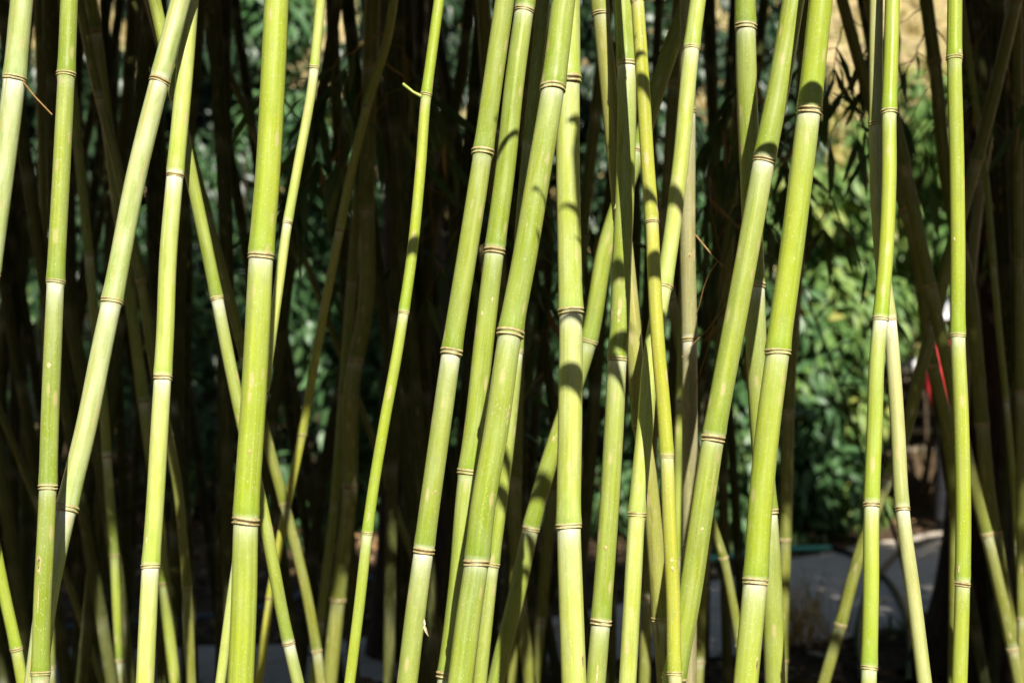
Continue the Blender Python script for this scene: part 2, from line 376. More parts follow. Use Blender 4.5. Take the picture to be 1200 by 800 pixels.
class Culm: pass
def culm(label, pts, w, nodes, Y=2.0, lean=0.0, style='green', group='bamboo culms in the sun', rings=True,
         sides=24, top=4.1, step=0.012, gap=None, taper=1.0, groove=None):
    """pts: (x, y) in photograph pixels traced along the culm; Y depth at mid-height; w width in px"""
    pts = sorted(pts, key=lambda p: -p[1])
    W = [at(x, y, Y + lean * (400 - y) / 400) for x, y in pts]
    # down to the soil and up into the crown, the bend easing off
    lo, hi = W[0], W[-1]
    s0 = (W[1] - W[0]) / (W[1][2] - W[0][2]); s1 = (W[-1] - W[-2]) / (W[-1][2] - W[-2][2])
    zb = -0.03
    if lo[2] > 0.2: W = [lo + s0 * (zb - lo[2]) * 0.9 + np.array((0, 0, (zb - lo[2]) * 0.1)), lo + s0 * (zb - lo[2]) * 0.5] + W
    if hi[2] < top - 0.3:
        for f in (0.4, 1.0):
            q = hi + s1 * (top - hi[2]) * f; q[1] = min(q[1], 6.5); W = W + [q]
    W = np.array(W)
    fx, fy = hermite(W[:, 2], W[:, 0]), hermite(W[:, 2], W[:, 1])
    zs = np.arange(W[0, 2], W[-1, 2], step)
    P = np.stack([fx(zs), fy(zs), zs], 1)
    slope = np.median(np.abs(np.gradient(P[:, 0], zs))); r0 = w / 2 / F * Y * cos(math.atan(slope))
    # ring heights: those seen, then continued at the same spacing
    nz = sorted(CAM_Z - (y - 400) / F * (Y + lean * (400 - y) / 400) for y in nodes)
    g = gap or (np.mean(np.diff(nz)) if len(nz) > 1 else random.uniform(0.28, 0.36))
    if not nz: nz = [random.uniform(0.85, 0.85 + g)]
    nz = list(nz)
    while nz[0] - g > 0.12: g *= 0.96; nz.insert(0, nz[0] - g * random.uniform(.95, 1.05))
    g = gap or (np.mean(np.diff(nz[-3:])) if len(nz) > 2 else 0.32)
    while nz[-1] + g < min(top, 3.4): nz.append(nz[-1] + g * random.uniform(.95, 1.05))
    rr = r0 * (1 + (taper - 1) * np.clip((zs - CAM_Z) / 0.5, -1, 1)) * (1 - 0.25 * np.clip((zs - 2.2) / 2.5, 0, 1))
    R, bloom, above = profile(zs, nz, rr)
    th = np.arange(sides) * 2 * pi / sides
    sq = np.ones((len(zs), sides))
    for i, n0 in enumerate(nz):                              # the groove above each bud, alternating sides
        n1 = nz[i + 1] if i + 1 < len(nz) else n0 + 0.3
        c = (groove if groove is not None else random.uniform(0, 6.28)) + (pi if i % 2 else 0)
        t = np.clip((zs - n0) / (n1 - n0), 0, 1); m = ((zs >= n0) & (zs < n1)) * (0.055 * (1 - t) * np.clip((zs - n0) / 0.01, 0, 1))
        dth = np.angle(np.exp(1j * (th - c)))
        sq -= m[:, None] * np.exp(-(dth / 0.42) ** 2)[None]
    sq *= 1 + 0.006 * np.sin(th * 2 + random.random() * 6)[None]
    V, Fq, _ = sweep(P, R, sides, squash=sq)
    ln = np.concatenate([[0], np.cumsum(np.linalg.norm(np.diff(P, axis=0), axis=1))])
    # u mirrors at the back so that the pattern has no seam in view
    u = np.abs(np.angle(np.exp(1j * th))) * np.sign(np.sin(th) + 1e-9) * r0
    uv = np.stack([np.tile(u, len(zs)), np.repeat(ln, sides)], 1)
    org = P[0] * (1, 1, 0)
    at_ = {'bloom': np.repeat(bloom, sides), 'above': np.repeat(above, sides)}
    c = Culm(); c.fx, c.fy, c.r, c.nz, c.org, c.sides = fx, fy, r0, nz, org, sides
    c.rad = lambda z: float(np.interp(z, zs, R)); c.Y, c.lean = Y, lean
    if not rings:
        c.o = mesh_obj('bamboo_culm', V, Fq, M[style], None, at_, uv, origin=org)
        tag(c.o, label, 'bamboo', group); return c
    c.o = empty('bamboo_culm', org, label, 'bamboo', group)
    mesh_obj('stem', V, Fq, M[style], c.o, at_, uv, origin=org)
    for z in nz:
        p = np.array((fx(z), fy(z), z)); t = np.array((fx(z + .01) - fx(z - .01), fy(z + .01) - fy(z - .01), .02))
        r = float(np.interp(z - 0.004, zs, R))
        v, f, a = ring_mesh(p, t, r, sides)
        mesh_obj('node_ring', v, f, M['ring'], c.o, {'ridge': a}, origin=org)
    return c

def stub(c, y, Y, dx, dy, r=0.0035, mat='stub', name='branch_stub'):
    """a short broken side branch at a ring; dx, dy in photograph pixels"""
    z = CAM_Z - (y - 400) / F * Y; s = Y / F
    p = np.array((float(c.fx(z)), float(c.fy(z)), z + 0.004)); d = np.array((dx * s, -0.004, -dy * s))
    q = np.array((np.sign(dx) * c.r * 0.8, -0.004, 0.0))
    P = np.array([p + q, p + q + (d - q) * 0.45 + (0, 0, -0.002), p + d, p + d + (d - q) * 0.02])
    v, f, _ = sweep(P, [r * 1.25, r * 0.95, r, r * 0.3], 10)
    return mesh_obj(name, v, f, M[mat], c.o, origin=c.org)

def branch(c, z0, vec, n=16, leaf=0.13, mat='bamboo_leaf', droop=0.35, twig=0.0022, sub=2, bare=0.0):
    """a leafy side branch: twig mesh under the culm, its leaves a sub-part of the twig"""
    p0 = np.array((float(c.fx(z0)), float(c.fy(z0)), z0)); vec = np.array(vec, float); L = np.linalg.norm(vec)
    tubes, lp, ld = [], [], []
    def line(a, v, k, r, jit):
        t = np.linspace(0, 1, k); Q = a + v[None] * t[:, None]
        Q[:, 2] -= droop * np.linalg.norm(v) * t ** 2
        Q[1:] += np.cumsum(rng.normal(0, jit, (k - 1, 3)), 0); return Q
    main = line(p0, vec, 9, twig, L * 0.025)
    tubes.append(sweep(main, np.linspace(twig, twig * 0.45, 9), 6)[:2])
    tips = [main]
    for _ in range(sub):
        i = random.randint(3, 7); v = vec * random.uniform(.3, .55) + np.array((random.gauss(0, .10), random.gauss(0, .06), random.gauss(-.05, .07)))
        q = line(main[i], v, 6, twig, L * 0.02); tubes.append(sweep(q, np.linspace(twig * .6, twig * .3, 6), 5)[:2]); tips.append(q)
    V, Fq = join(tubes)
    b = mesh_obj('branch', V, Fq, M['twig'], c.o, origin=c.org)
    if n:
        for _ in range(n):
            q = random.choice(tips); i = random.randint(len(q) // 2, len(q) - 1)
            lp.append(q[i]); d = (q[-1] - q[0]); d = d / np.linalg.norm(d)
            ld.append(d * random.uniform(.1, .8) + np.array((random.gauss(0, .5), random.gauss(0, .35), random.uniform(-1.2, -.15))))
        lp, ld = np.array(lp), np.array(ld); m = len(lp)
        nn = np.array([(0, -.6, .8)]) + rng.normal(0, .4, (m, 3))
        Ls = leaf * rng.uniform(.6, 1.25, m)
        v, f, r = leaf_mesh(lp, ld, nn, Ls, Ls * rng.uniform(.12, .17, m), bend=.22)
        mesh_obj('leaf_spray', v, f, M[mat], b, {'rnd': r}, origin=c.org)
    return b

def leaf_from(c, z0, vec, n, **k): return branch(c, z0, vec, n, **k)

SUN_G = 'sunlit bamboo culms across the front of the grove'
C = {}
C[1] = culm('pale waxy culm with a brown stripe leaning out past the left edge', [(25.5,0),(17,92),(3.5,200),(-13,320),(-27,420),(-60,700)], 26.5, [92], 2.15, 0.06, style='pale', group=SUN_G, groove=.5)
C[2] = culm('straight green culm with a tan scar low down, second from the left edge', [(81,0),(77.6,87),(72,200),(65,330),(62,400),(58,500),(56,570),(54,620),(50,700),(47.5,788)], 20.5, [87,330,570,788], 1.95, 0.05, style='green', group=SUN_G)
C[3] = culm('greyish pale culm leaning right, crossing behind the straight green culm at its foot', [(212,0),(187,95),(161,200),(131,353),(121,400),(101,500),(78,595),(55,700),(44,780)], 24.5, [95,353,595], 2.1, 0.1, style='pale', group=SUN_G)
C[4] = culm('bright yellow-white shiny culm just right of the greyish leaning culm', [(223,0),(215,100),(205,206),(197,300),(193,400),(190.5,442),(187,500),(181,600),(176.5,663),(170,800)], 20.5, [206,442,663], 2.15, 0.1, style='bright', group=SUN_G)
C[5] = culm('thin culm slanting left, running behind the thick green culm and out at its lower right', [(181,0),(203,100),(223,200),(242,290),(254,349),(268,420),(285,500),(304,580),(338,753),(349,800)], 15, [115,349,560,753], 2.3, style='green', group=SUN_G)
C[6] = culm('thickest bright green culm standing upright left of the middle', [(324,0),(319.5,100),(314,200),(306,300),(301,400),(295,500),(288.5,600),(286,700),(282,800)], 29.5, [-60,300,610,920], 1.9, 0.05, style='lime', group=SUN_G)
C[7] = culm('thin pale culm slipping behind the thick green culm from its right', [(375.5,0),(371,50),(367,90),(348,200),(337,261),(326,340),(316,410),(303,500),(285,610),(270,710),(258,800)], 11.5, [79,261,460,655], 2.2, 0.05, style='bright', group=SUN_G)
C[8] = culm('slender fresh green culm with a short broken side branch near the top', [(514.5,0),(505,70),(499.5,111),(492.5,200),(482.5,300),(473,366),(466,410),(449.5,500),(433.5,600),(430.5,624),(422,700),(409.5,800)], 12.8, [111,366,624], 2.1, 0.06, style='lime', group=SUN_G)
C[9] = culm('green culm with a dry sheath scrap low down, first right of the slender green one', [(591.5,0),(577,100),(566,178),(547,300),(529,412),(516.5,500),(502.5,600),(496.5,645),(489,700),(477,800)], 23.8, [178,412,645], 2.05, 0.06, style='green', group=SUN_G)
C[10] = culm('speckled green culm squeezed between two thicker leaning culms left of the middle', [(616,0),(602.5,100),(592,200),(579.5,294),(567,400),(556,500),(548,560),(537,690),(525,790)], 24, [13,294,553,790], 2.12, 0.07, style='green', group=SUN_G)
C[11] = culm('thick yellowish green culm leaning right across the middle, in front of its neighbours', [(660.5,0),(648,103),(632,200),(615,300),(598,390),(582,500),(565,600),(558.5,659),(550,715),(539,800)], 29, [103,390,659], 1.95, 0.07, style='green', group=SUN_G)
C[12] = culm('thin yellow-green culm showing along the right edge of the thick leaning one', [(637,0),(627,100),(620,170),(611,270),(605,413),(597,500),(585,600),(577,661),(562,800)], 16, [170,413,661], 2.35, 0.07, style='green', group=SUN_G)
C[13] = culm('perfectly upright pale green culm in the middle with white powder under its rings', [(666,-40),(666,93),(665.5,200),(667.5,300),(669,380),(668,500),(666.5,616),(669,700),(672.5,800)], 28.3, [93,364,616], 2.1, 0.07, style='bright', group=SUN_G)
C[14] = culm('culm slanting left behind the others with purple-brown stains towards its foot', [(702.5,0),(713,100),(723,200),(733,300),(743,400),(751.5,499),(760,560),(768,640),(774,724),(780,800)], 20.5, [16,263,499,724], 2.22, 0.0, style='stained', group=SUN_G)
C[15] = culm('green culm with shadowed upper half just right of the upright pale one', [(730,0),(734,75),(733,200),(729,300),(725,400),(723.5,420),(719.5,500),(713.5,600),(704,728),(698,800)], 23, [75,420,728], 2.15, 0.06, style='green', group=SUN_G)
C[17] = culm('thin golden yellow culm slanting down in front of its green neighbours', [(747,0),(753.5,100),(759.5,200),(764,260),(766,310),(771,400),(779.5,500),(781.5,534),(784.5,610),(789,700),(790.5,788),(793,830)], 16.3, [260,534,788], 2.03, 0.06, style='yellow', group=SUN_G, groove=.2)
C[18] = culm('glossy bright culm leaning right that crosses behind the golden yellow one', [(818,0),(810.5,57),(796.5,200),(778,335),(764,410),(756,500),(746.5,602),(741,700),(735.5,800)], 20, [57,335,602], 2.12, 0.09, style='bright', group=SUN_G)
C[19] = culm('weathered brownish grey upright culm right of the golden yellow one', [(806,-20),(806,150),(806,300),(808,397),(808.5,500),(808.5,600),(807,800)], 18.5, [130,397,640], 2.4, style='grey', group=SUN_G)
C[20] = culm('thick green culm leaning right whose foot meets the golden yellow one', [(930,0),(913,100),(895.5,188),(875.5,300),(857,400),(836,513),(822,605),(808,700),(790,794),(782,840)], 26.8, [188,513,794], 2.08, 0.05, style='green', group=SUN_G)
C[22] = culm('upright culm striped by shadow, tucked behind the two thick leaning culms', [(873,0),(875,100),(879,200),(884,333),(888,450),(894,540),(899,600),(905,700),(908,800)], 24.5, [31,333,598], 2.25, 0.0, style='green', group=SUN_G)
C[23] = culm('thick smooth yellow-green culm, the right one of the two thick leaning culms', [(962,0),(948,130),(939.5,200),(927,300),(913,400),(911.5,412),(900,500),(890.5,600),(885,680),(874,800)], 28.5, [130,412,680], 2.0, 0.05, style='lime', group=SUN_G)
C[24] = culm('dull culm slanting behind the straight yellow-green one and out at its right', [(1027,-30),(1026.5,146),(1028,220),(1033,300),(1043.5,385),(1052,500),(1057.5,596),(1071,700),(1083.5,800)], 16.3, [146,375,596], 2.05, 0.1, style='dull', group=SUN_G)
C[25] = culm('straight yellow-green culm with a dull culm touching its right side', [(1046,0),(1044,70),(1042,131),(1042,200),(1038,300),(1032,374),(1028.5,410),(1025,500),(1021.5,591),(1020.5,700),(1018,800)], 18, [131,374,591,782], 2.0, 0.1, style='lime', group=SUN_G)
C[26] = culm('vivid lime upright culm with knobbly double rings near the right edge', [(1119,0),(1118.5,68),(1121,180),(1122.5,300),(1122.5,393),(1126.5,490),(1129,600),(1128,684),(1124.5,800)], 17.3, [68,393,684], 2.0, 0.06, style='lime', group=SUN_G)
C[27] = culm('thin culm slanting in at the bottom left corner', [(28,810),(17,750),(6,700),(-12,610),(-30,520),(-70,300)], 14, [560], 2.35, style='lime', group=SUN_G)
C[28] = culm('broad arching culm running behind the upright pale one, dark above and lit below', [(808,0),(785,60),(770,105),(745,185),(710,290),(691,395),(664,480),(641,550),(627,600),(622,619),(607,690),(590,760),(581,800)], 21.5, [176,400,619], 2.52, style='green', group=SUN_G)
stub(C[8], 111, 2.1, -27, -15, 0.0023)
stub(C[15], 241, 2.15, -12, 6, 0.002)

# the dry scrap of sheath on one culm
def scrap():
    c = C[9]; z = CAM_Z - (722 - 400) / F * 2.05; p = np.array((float(c.fx(z)) + c.r * 0.96, float(c.fy(z)) - 0.004, z))
    pos = np.array([p, p + (0.001, 0, -.004)]); d = np.array([(0.28, -.15, -1.0), (0.05, -.2, 1.0)]); nn = np.array([(-.3, -1, .1), (.5, -1, .1)])
    v, f, r = leaf_mesh(pos, d, nn, np.array([.019, .012]), np.array([.0045, .003]), .3)
    mesh_obj('sheath_scrap', v, f, M['sheath'], c.o, origin=c.org)
scrap()
def scar(c, y, frac, h, w, dark=True):
    """a raised tan scar on the skin, h by w photograph pixels"""
    z0 = CAM_Z - (y - 400) / F * (c.Y + c.lean * (400 - y) / 400); t0 = math.asin(frac); px = c.Y / F
    V, A = [], []; nu, nv = 9, 13
    for j in range(nv):
        v = j / (nv - 1) * 2 - 1; z = z0 + v * h * px / 2; r = c.rad(z)
        ww = w * px / r / 2 * math.sqrt(max(0.0, 1 - v * v)) * (1 + .25 * sin(5 * v + y))
        for i in range(nu):
            u = i / (nu - 1) * 2 - 1; th = t0 + u * ww; e = min(1.0, u * u + v * v)
            core = max(0.0, 1 - ((u / .55) ** 2 + (v / .6) ** 2)) if dark else 0.0
            rr = r + .0007 * (1 - e ** 2) - .0003 - .0005 * core
            V.append((float(c.fx(z)) + sin(th) * rr, float(c.fy(z)) - cos(th) * rr, z)); A.append(1.0 - min(1.0, core * 2.2))
    i = np.arange(nv - 1)[:, None] * nu; j = np.arange(nu - 1)[None]
    f = np.stack([i + j, i + j + 1, i + nu + j + 1, i + nu + j], -1).reshape(-1, 4)
    mesh_obj('scar', V, f, M['ring'], c.o, {'ridge': A}, origin=c.org)
scar(C[2], 659, -.35, 24, 8); scar(C[2], 428, -.1, 9, 6, False); scar(C[2], 700, -.2, 40, 2, False)
scar(C[15], 370, -.25, 17, 4.5, False); scar(C[15], 640, -.2, 5, 5, False); scar(C[13], 772, .75, 20, 5); scar(C[6], 528, .15, 6, 4, False)
scar(C[10], 367, -.5, 7, 4, False); scar(C[10], 352, .4, 9, 3, False); scar(C[11], 485, .8, 26, 4, False); scar(C[23], 775, .6, 18, 4)
scar(C[26], 281, -.7, 6, 4, False); scar(C[26], 665, -.75, 12, 3, False); scar(C[28], 513, -.5, 8, 4, False); scar(C[17], 655, -.1, 5, 4, False); scar(C[17], 665, -.05, 6, 4, False)
scar(C[9], 575, .4, 5, 4, False); scar(C[19], 301, .1, 10, 4); scar(C[20], 618, .1, 5, 4, False); scar(C[4], 630, -.5, 12, 3, False); scar(C[15], 790, 0, 36, 3, False)
# dry bud scales on some rings
def bud(c, k, side):
    z = c.nz[k] + 0.003; p = np.array((float(c.fx(z)) + side * c.r * 0.35, float(c.fy(z)) - c.r * 0.95, z))
    P = np.array([p, p + (side * .0006, -.0006, .003), p + (side * .001, -.0004, .006), p + (side * .0012, 0, .008)])
    v, f, _ = sweep(P, [.0020, .0024, .0015, .0004], 8); mesh_obj('bud', v, f, M['ring'], c.o, {'ridge': np.ones(len(v))}, origin=c.org)
for i in (26, 15): bud(C[i], min(range(len(C[i].nz)), key=lambda k: abs(C[i].nz[k] - 1.65)), random.choice((-1, 1)))
stub(C[1], 92, 2.15, 46, 40, 0.0013, 'twig', 'dry_twig')

# ---- half-shaded culms behind
MID_G = 'half shaded bamboo culms behind the front row'
B = {}
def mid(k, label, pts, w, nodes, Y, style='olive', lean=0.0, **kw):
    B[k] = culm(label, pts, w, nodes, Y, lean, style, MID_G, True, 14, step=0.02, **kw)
mid(1, 'thin olive culm curving down between the greyish leaning culm and the bright shiny one', [(93,0),(113,100),(140,205),(155,280),(165,329),(176,400),(186,460),(199,520),(208,570),(215,640),(219,687),(224,800)], 11.5, [115,329,510,687], 3.0)
mid(2, 'dim green culm just right of the bright shiny culm, seen only near the ground', [(172,500),(185,600),(192,683),(205,800)], 13.5, [470,683], 3.4, 'green')
mid(3, 'dim two-tone green culm low down left of the bright shiny culm', [(112,380),(120,460),(127,560),(133,640),(141,773),(145,810)], 11, [650,773], 3.3, 'green')
mid(4, 'very thin dark stem slanting to the ground at the lower left', [(55,620),(75,670),(98,735),(120,800)], 8, [730], 3.8, 'olive')
mid(5, 'thin olive upright culm half hidden by the straight green culm near the left edge', [(45,-10),(47,100),(51,240),(53,330),(56,500),(60,800)], 9.5, [45,300], 3.5)
mid(7, 'thin brownish culm leaning right between the thick green and the slender green culm', [(463,-10),(455,40),(430,125),(413,195),(394,290),(373,400),(354,509),(335,598),(318,690),(304,790)], 10.5, [125,270,509,700], 3.0, 'yellow')
mid(8, 'upright dark olive culm right of the thin brownish leaning one', [(437,-10),(433,100),(430,200),(422,400),(417,422),(409,590),(396,702),(386,800)], 18.5, [78,245,422,570,702], 3.4)
mid(9, 'thin dark stem slanting down to the right behind the slender green culm', [(345,275),(375,350),(406,434),(440,525),(463,595),(483,650),(519,745),(540,800)], 8.5, [300,434,575,700], 3.9)
mid(10, 'olive culm bending to the right near the ground beside the thick green culm', [(290,430),(306,490),(322,550),(341,620),(358,690),(371,762),(377,810)], 13, [590,762], 2.95)
mid(11, 'dim dark green culm low down left of the upright olive one', [(404,440),(398,520),(391,600),(384,660),(374,740)], 11.5, [590,725], 3.7, 'green')
mid(13, 'thin olive stem slanting down to the right in front of the grey path', [(812,500),(822,560),(832,605),(848,655),(861,720),(872,790)], 11, [653,755], 3.1)
mid(14, 'dark culm low down behind the foot of the thick leaning green culm', [(836,520),(830,600),(824,680),(818,800)], 13, [640], 3.6)
mid(15, 'upright dark olive culm close behind the right thick leaning culm', [(944,-10),(940,120),(935,300),(928,400),(924,482),(921,600),(918,700),(915,800)], 14.5, [200,345,482,632], 3.3)
mid(16, 'dark culm slanting left across the lit bush, crossing another to make an X', [(984,-10),(1003,60),(1020,120),(1040,180),(1056,230),(1075,300),(1084,370),(1093,425),(1106,480),(1117,560),(1119,700),(1118,800)], 14.5, [-60,245,428,600], 3.3)
mid(17, 'dark olive culm leaning right, the other stroke of the X over the lit bush', [(1193,-10),(1165,110),(1140,205),(1110,310),(1094,380),(1080,430),(1060,510),(1037,570),(1012,635),(985,732),(964,805)], 14.5, [190,380,560,732], 3.2)
mid(18, 'dark culm running behind the vivid lime upright and out at its right side', [(1084,-10),(1096,80),(1107,190),(1120,270),(1136,340),(1143,400),(1151,497),(1160,590),(1170,650),(1185,740)], 16, [72,290,497,625], 3.4)
mid(19, 'olive culm slanting right along the foot of the dark trunk near the right edge', [(1115,450),(1130,520),(1147,590),(1156,625),(1178,720),(1196,810)], 14.5, [480,625,760], 3.1)
mid(20, 'very thin fresh green stem in front of the dark trunk near the right edge', [(1140,100),(1157,225),(1164,310),(1172,400),(1182,500),(1190,600),(1197,720)], 7.5, [308,470,640], 3.4, 'green')
mid(21, 'upright olive culm standing at the very right edge', [(1193,-10),(1193,200),(1195,400),(1196,600),(1197,800)], 10, [130,305,460,725], 3.3)
mid(22, 'slim pale stem at the upper right behind the slanting dark ones', [(1174,-10),(1160,150),(1151,210),(1140,300),(1133,400),(1128,560)], 10.5, [60,210], 3.6, 'grey')
mid(23, 'thin pale green stem seen low behind the golden yellow culm', [(802,300),(798,420),(795,520),(793,640),(792,760)], 9.5, [470], 3.0, 'green')
mid(24, 'dim olive culm left of centre low down, beside the arching culm foot', [(596,500),(602,600),(609,700),(621,800)], 16, [560,705], 3.5)
mid(25, 'dark olive culm low down between the arching culm foot and the upright pale one', [(650,560),(641,640),(634,720),(627,800)], 14, [728], 3.6)
mid(26, 'shadowed olive culm between the two culms left of the thick leaning one', [(612,300),(608,420),(606,540),(603,680),(600,800)], 12, [565], 3.5)
mid(27, 'dim olive culm behind the foot of the glossy bright culm', [(770,420),(764,520),(760,620),(757,740),(755,800)], 14, [700], 3.5)

# ---- deep culms: shaded by the crown and darkened in colour too, nothing tells them apart
DEEP_G = 'deeply shaded bamboo culms inside the grove'
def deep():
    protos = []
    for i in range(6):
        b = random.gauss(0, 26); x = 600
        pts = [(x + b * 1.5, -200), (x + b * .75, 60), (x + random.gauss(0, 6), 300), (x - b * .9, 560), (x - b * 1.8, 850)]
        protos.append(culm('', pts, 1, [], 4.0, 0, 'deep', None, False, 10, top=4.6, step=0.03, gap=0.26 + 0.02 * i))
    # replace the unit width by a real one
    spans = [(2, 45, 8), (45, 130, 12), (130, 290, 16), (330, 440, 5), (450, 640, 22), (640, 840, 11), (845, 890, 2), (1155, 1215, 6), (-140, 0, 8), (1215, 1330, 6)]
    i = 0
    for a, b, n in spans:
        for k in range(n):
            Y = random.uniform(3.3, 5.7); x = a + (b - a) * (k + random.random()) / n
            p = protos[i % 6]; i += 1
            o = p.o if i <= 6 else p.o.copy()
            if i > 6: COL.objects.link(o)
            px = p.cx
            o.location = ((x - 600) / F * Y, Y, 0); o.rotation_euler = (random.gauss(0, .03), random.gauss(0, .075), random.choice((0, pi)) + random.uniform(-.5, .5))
            tag(o, 'thin bamboo culm lost in the shade of the grove, darkened in colour too', 'bamboo', DEEP_G)
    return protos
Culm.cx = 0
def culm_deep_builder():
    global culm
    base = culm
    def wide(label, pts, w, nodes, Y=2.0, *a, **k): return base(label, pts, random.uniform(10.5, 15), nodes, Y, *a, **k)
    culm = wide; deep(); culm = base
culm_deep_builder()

# leafy side branches hanging in the upper part of the picture, each on the culm that bears it
def spray(k, x, y, dx, dy, n, leaf=0.13, dY=0.0, **kw):
    """k: culm; (x, y) only tells the height of the ring; dx, dy: reach in px"""
    c = B[k] if k in B and k != 0 else C[k]
    Y = float(c.fy(1.6)); z = CAM_Z - (y - 400) / F * Y
    branch(c, z, (dx / F * Y, dY, -dy / F * Y), n, leaf, **kw)
spray(16, 990, 20, -30, 60, 14, .12, -.05)
spray(16, 1010, 78, -55, 30, 12, .11, -.05)
spray(15, 940, 60, 45, 70, 15, .13, .05)
spray(15, 938, 170, -60, 40, 16, .12, .1)
spray(15, 936, 190, 70, 60, 14, .12, .15)
spray(15, 940, 20, -80, 50, 22, .12, .15)
spray(18, 1092, 30, -35, 45, 9, .10, -.05)
spray(18, 1090, 20, 60, 40, 14, .11, .1)
spray(22, 1172, 10, -40, 60, 14, .11, .05)
spray(17, 1170, 60, 25, 60, 14, .10, .05)
spray(16, 985, 5, 60, 25, 14, .11, .05, twig=.0016)
spray(16, 1000, 50, 70, 45, 12, .11, .1, twig=.0016)
spray(18, 1090, 5, -70, 20, 12, .10, .05, twig=.0016)
spray(18, 1098, 90, -45, 55, 8, .11, .05, twig=.0014)
spray(22, 1165, 90, -35, 60, 10, .10, .05, twig=.0014)
spray(22, 1150, 200, 28, 60, 8, .10, .1)
spray(8, 434, 40, -70, 60, 34, .16, .1)
spray(8, 433, 75, -50, 90, 26, .15, .0)
spray(8, 430, 20, 60, 60, 28, .15, .1)
spray(7, 440, 70, 80, 60, 16, .12, .15)
spray(7, 450, 40, -90, 20, 20, .13, .15)
spray(9, 350, 285, 50, 40, 10, .10, .0)
for (x, y, dx, dy, n) in ((540, 30, 60, 90, 24), (560, 100, -40, 110, 18), (520, 60, 70, 150, 18), (640, 120, -20, 160, 12)):
    spray(26, x, y, x - 612 + dx, dy + 20, int(n * 1.5), .14, .15)
for (x, y, dx, dy, n) in ((690, 60, 50, 120, 16), (700, 160, -40, 130, 14), (640, 260, 0, 90, 8), (760, 40, 60, 110, 18)):
    spray(25, x, y, x - 665 + dx, dy, int(n * 1.4), .13, .1)
for (x, y, dx, dy, n) in ((830, 10, 30, 110, 22), (845, 90, 20, 120, 22), (860, 200, -20, 90, 16), (830, 180, 20, 90, 10), (850, 290, 20, 80, 10)):
    spray(14, x, y, x - 838 + dx, dy, int(n * 1.5), .13, .12)
branch(C[19], 1.49, (.085, -.06, -.125), 0, droop=.05, sub=3, twig=.0017)
# bare tan twigs
spray(23, 800, 200, 62, 75, 0, droop=.05, sub=3, twig=.0019)
spray(26, 612, 180, 20, 150, 9, droop=.1, sub=3, twig=.0016)
spray(26, 608, 120, -70, 190, 10, droop=.1, sub=3, twig=.0016)
spray(8, 430, 60, 100, 200, 10, droop=.1, sub=3, twig=.0016)

# ------------------------------------------------------------------ the crown of the grove overhead (shades everything behind the front row)
def canopy():
    cl = []
    def take(n, ylo, lo, hi):
        k = 0
        while k < n:
            x, y = random.uniform(-5.2, 5.2), random.uniform(ylo, 6.8)
            z = random.uniform(2.1, 6.6); s = z + y * TAN; xs = x - (10 - y) * math.tan(a_)
            if z < CAM_Z + 0.27 * max(y, 0) + 0.32 or not lo < s < hi: continue
            if s > (12.7 if xs < -1.9 or -.5 < xs < .1 else 9.9 if xs > 2.45 else 8.7): continue
            if y > 5.4 and x > .1: continue
            if s > 7.0 and xs > .6 and random.random() < .3: continue
            cl.append((x, y, z)); k += 1
    take(18, .9, 2.9, 4.1)                      # a few stray sprigs that dapple the front row
    take(3900, -.9, 4.46, 6.4)
    take(4600, .9, 6.0, 13)
    cl = np.array(cl); n = 15
    P = np.repeat(cl, n, 0) + rng.normal(0, .13, (len(cl) * n, 3))
    lim = CAM_Z + 0.255 * P[:, 1] + 0.12; keep0 = P[:, 2] > lim; P = P[keep0]
    d = runit(len(P)); d[:, 2] = -np.abs(d[:, 2]) * .6
    L = rng.uniform(.13, .21, len(P))
    keep = P[:, 2] + d[:, 2] * L > CAM_Z + 0.25 * P[:, 1] + 0.03
    q = P + d * L[:, None]; s0 = np.minimum(P[:, 2] + P[:, 1] * TAN, q[:, 2] + q[:, 1] * TAN)
    stray = np.repeat(np.arange(len(cl)) < 18, n)[keep0]
    keep &= (s0 > 4.25) | stray
    P, d, L = P[keep], d[keep], L[keep]
    nn = rng.normal(0, .5, (len(P), 3)) + (0, -.5, 1)
    v, f, r = leaf_mesh(P, d, nn, L, L * .18)
    tag(mesh_obj('bamboo_canopy', v, f, M['canopy'], None, {'rnd': r}), 'leafy bamboo crown arching over the grove above the picture', 'foliage', kind='stuff')
canopy()

# ------------------------------------------------------------------ trees
def trunk_mesh(base, h, r, flare, lean, sides=20):
    zs = np.linspace(-.05, h, 40); t = zs / h
    P = np.stack([base[0] + lean[0] * t + .02 * np.sin(t * 7), base[1] + lean[1] * t, zs], 1)
    R = r * (1 - .45 * t) + flare * np.exp(-np.maximum(zs, 0) / .28)
    th = np.arange(sides) * 2 * pi / sides
    sq = 1 + .05 * np.sin(th * 3 + 1)[None] + .04 * np.sin(th[None] * 5 + zs[:, None] * 3) + rng.normal(0, .012, (40, sides))
    return sweep(P, R, sides, squash=sq)[:2], P[-1]

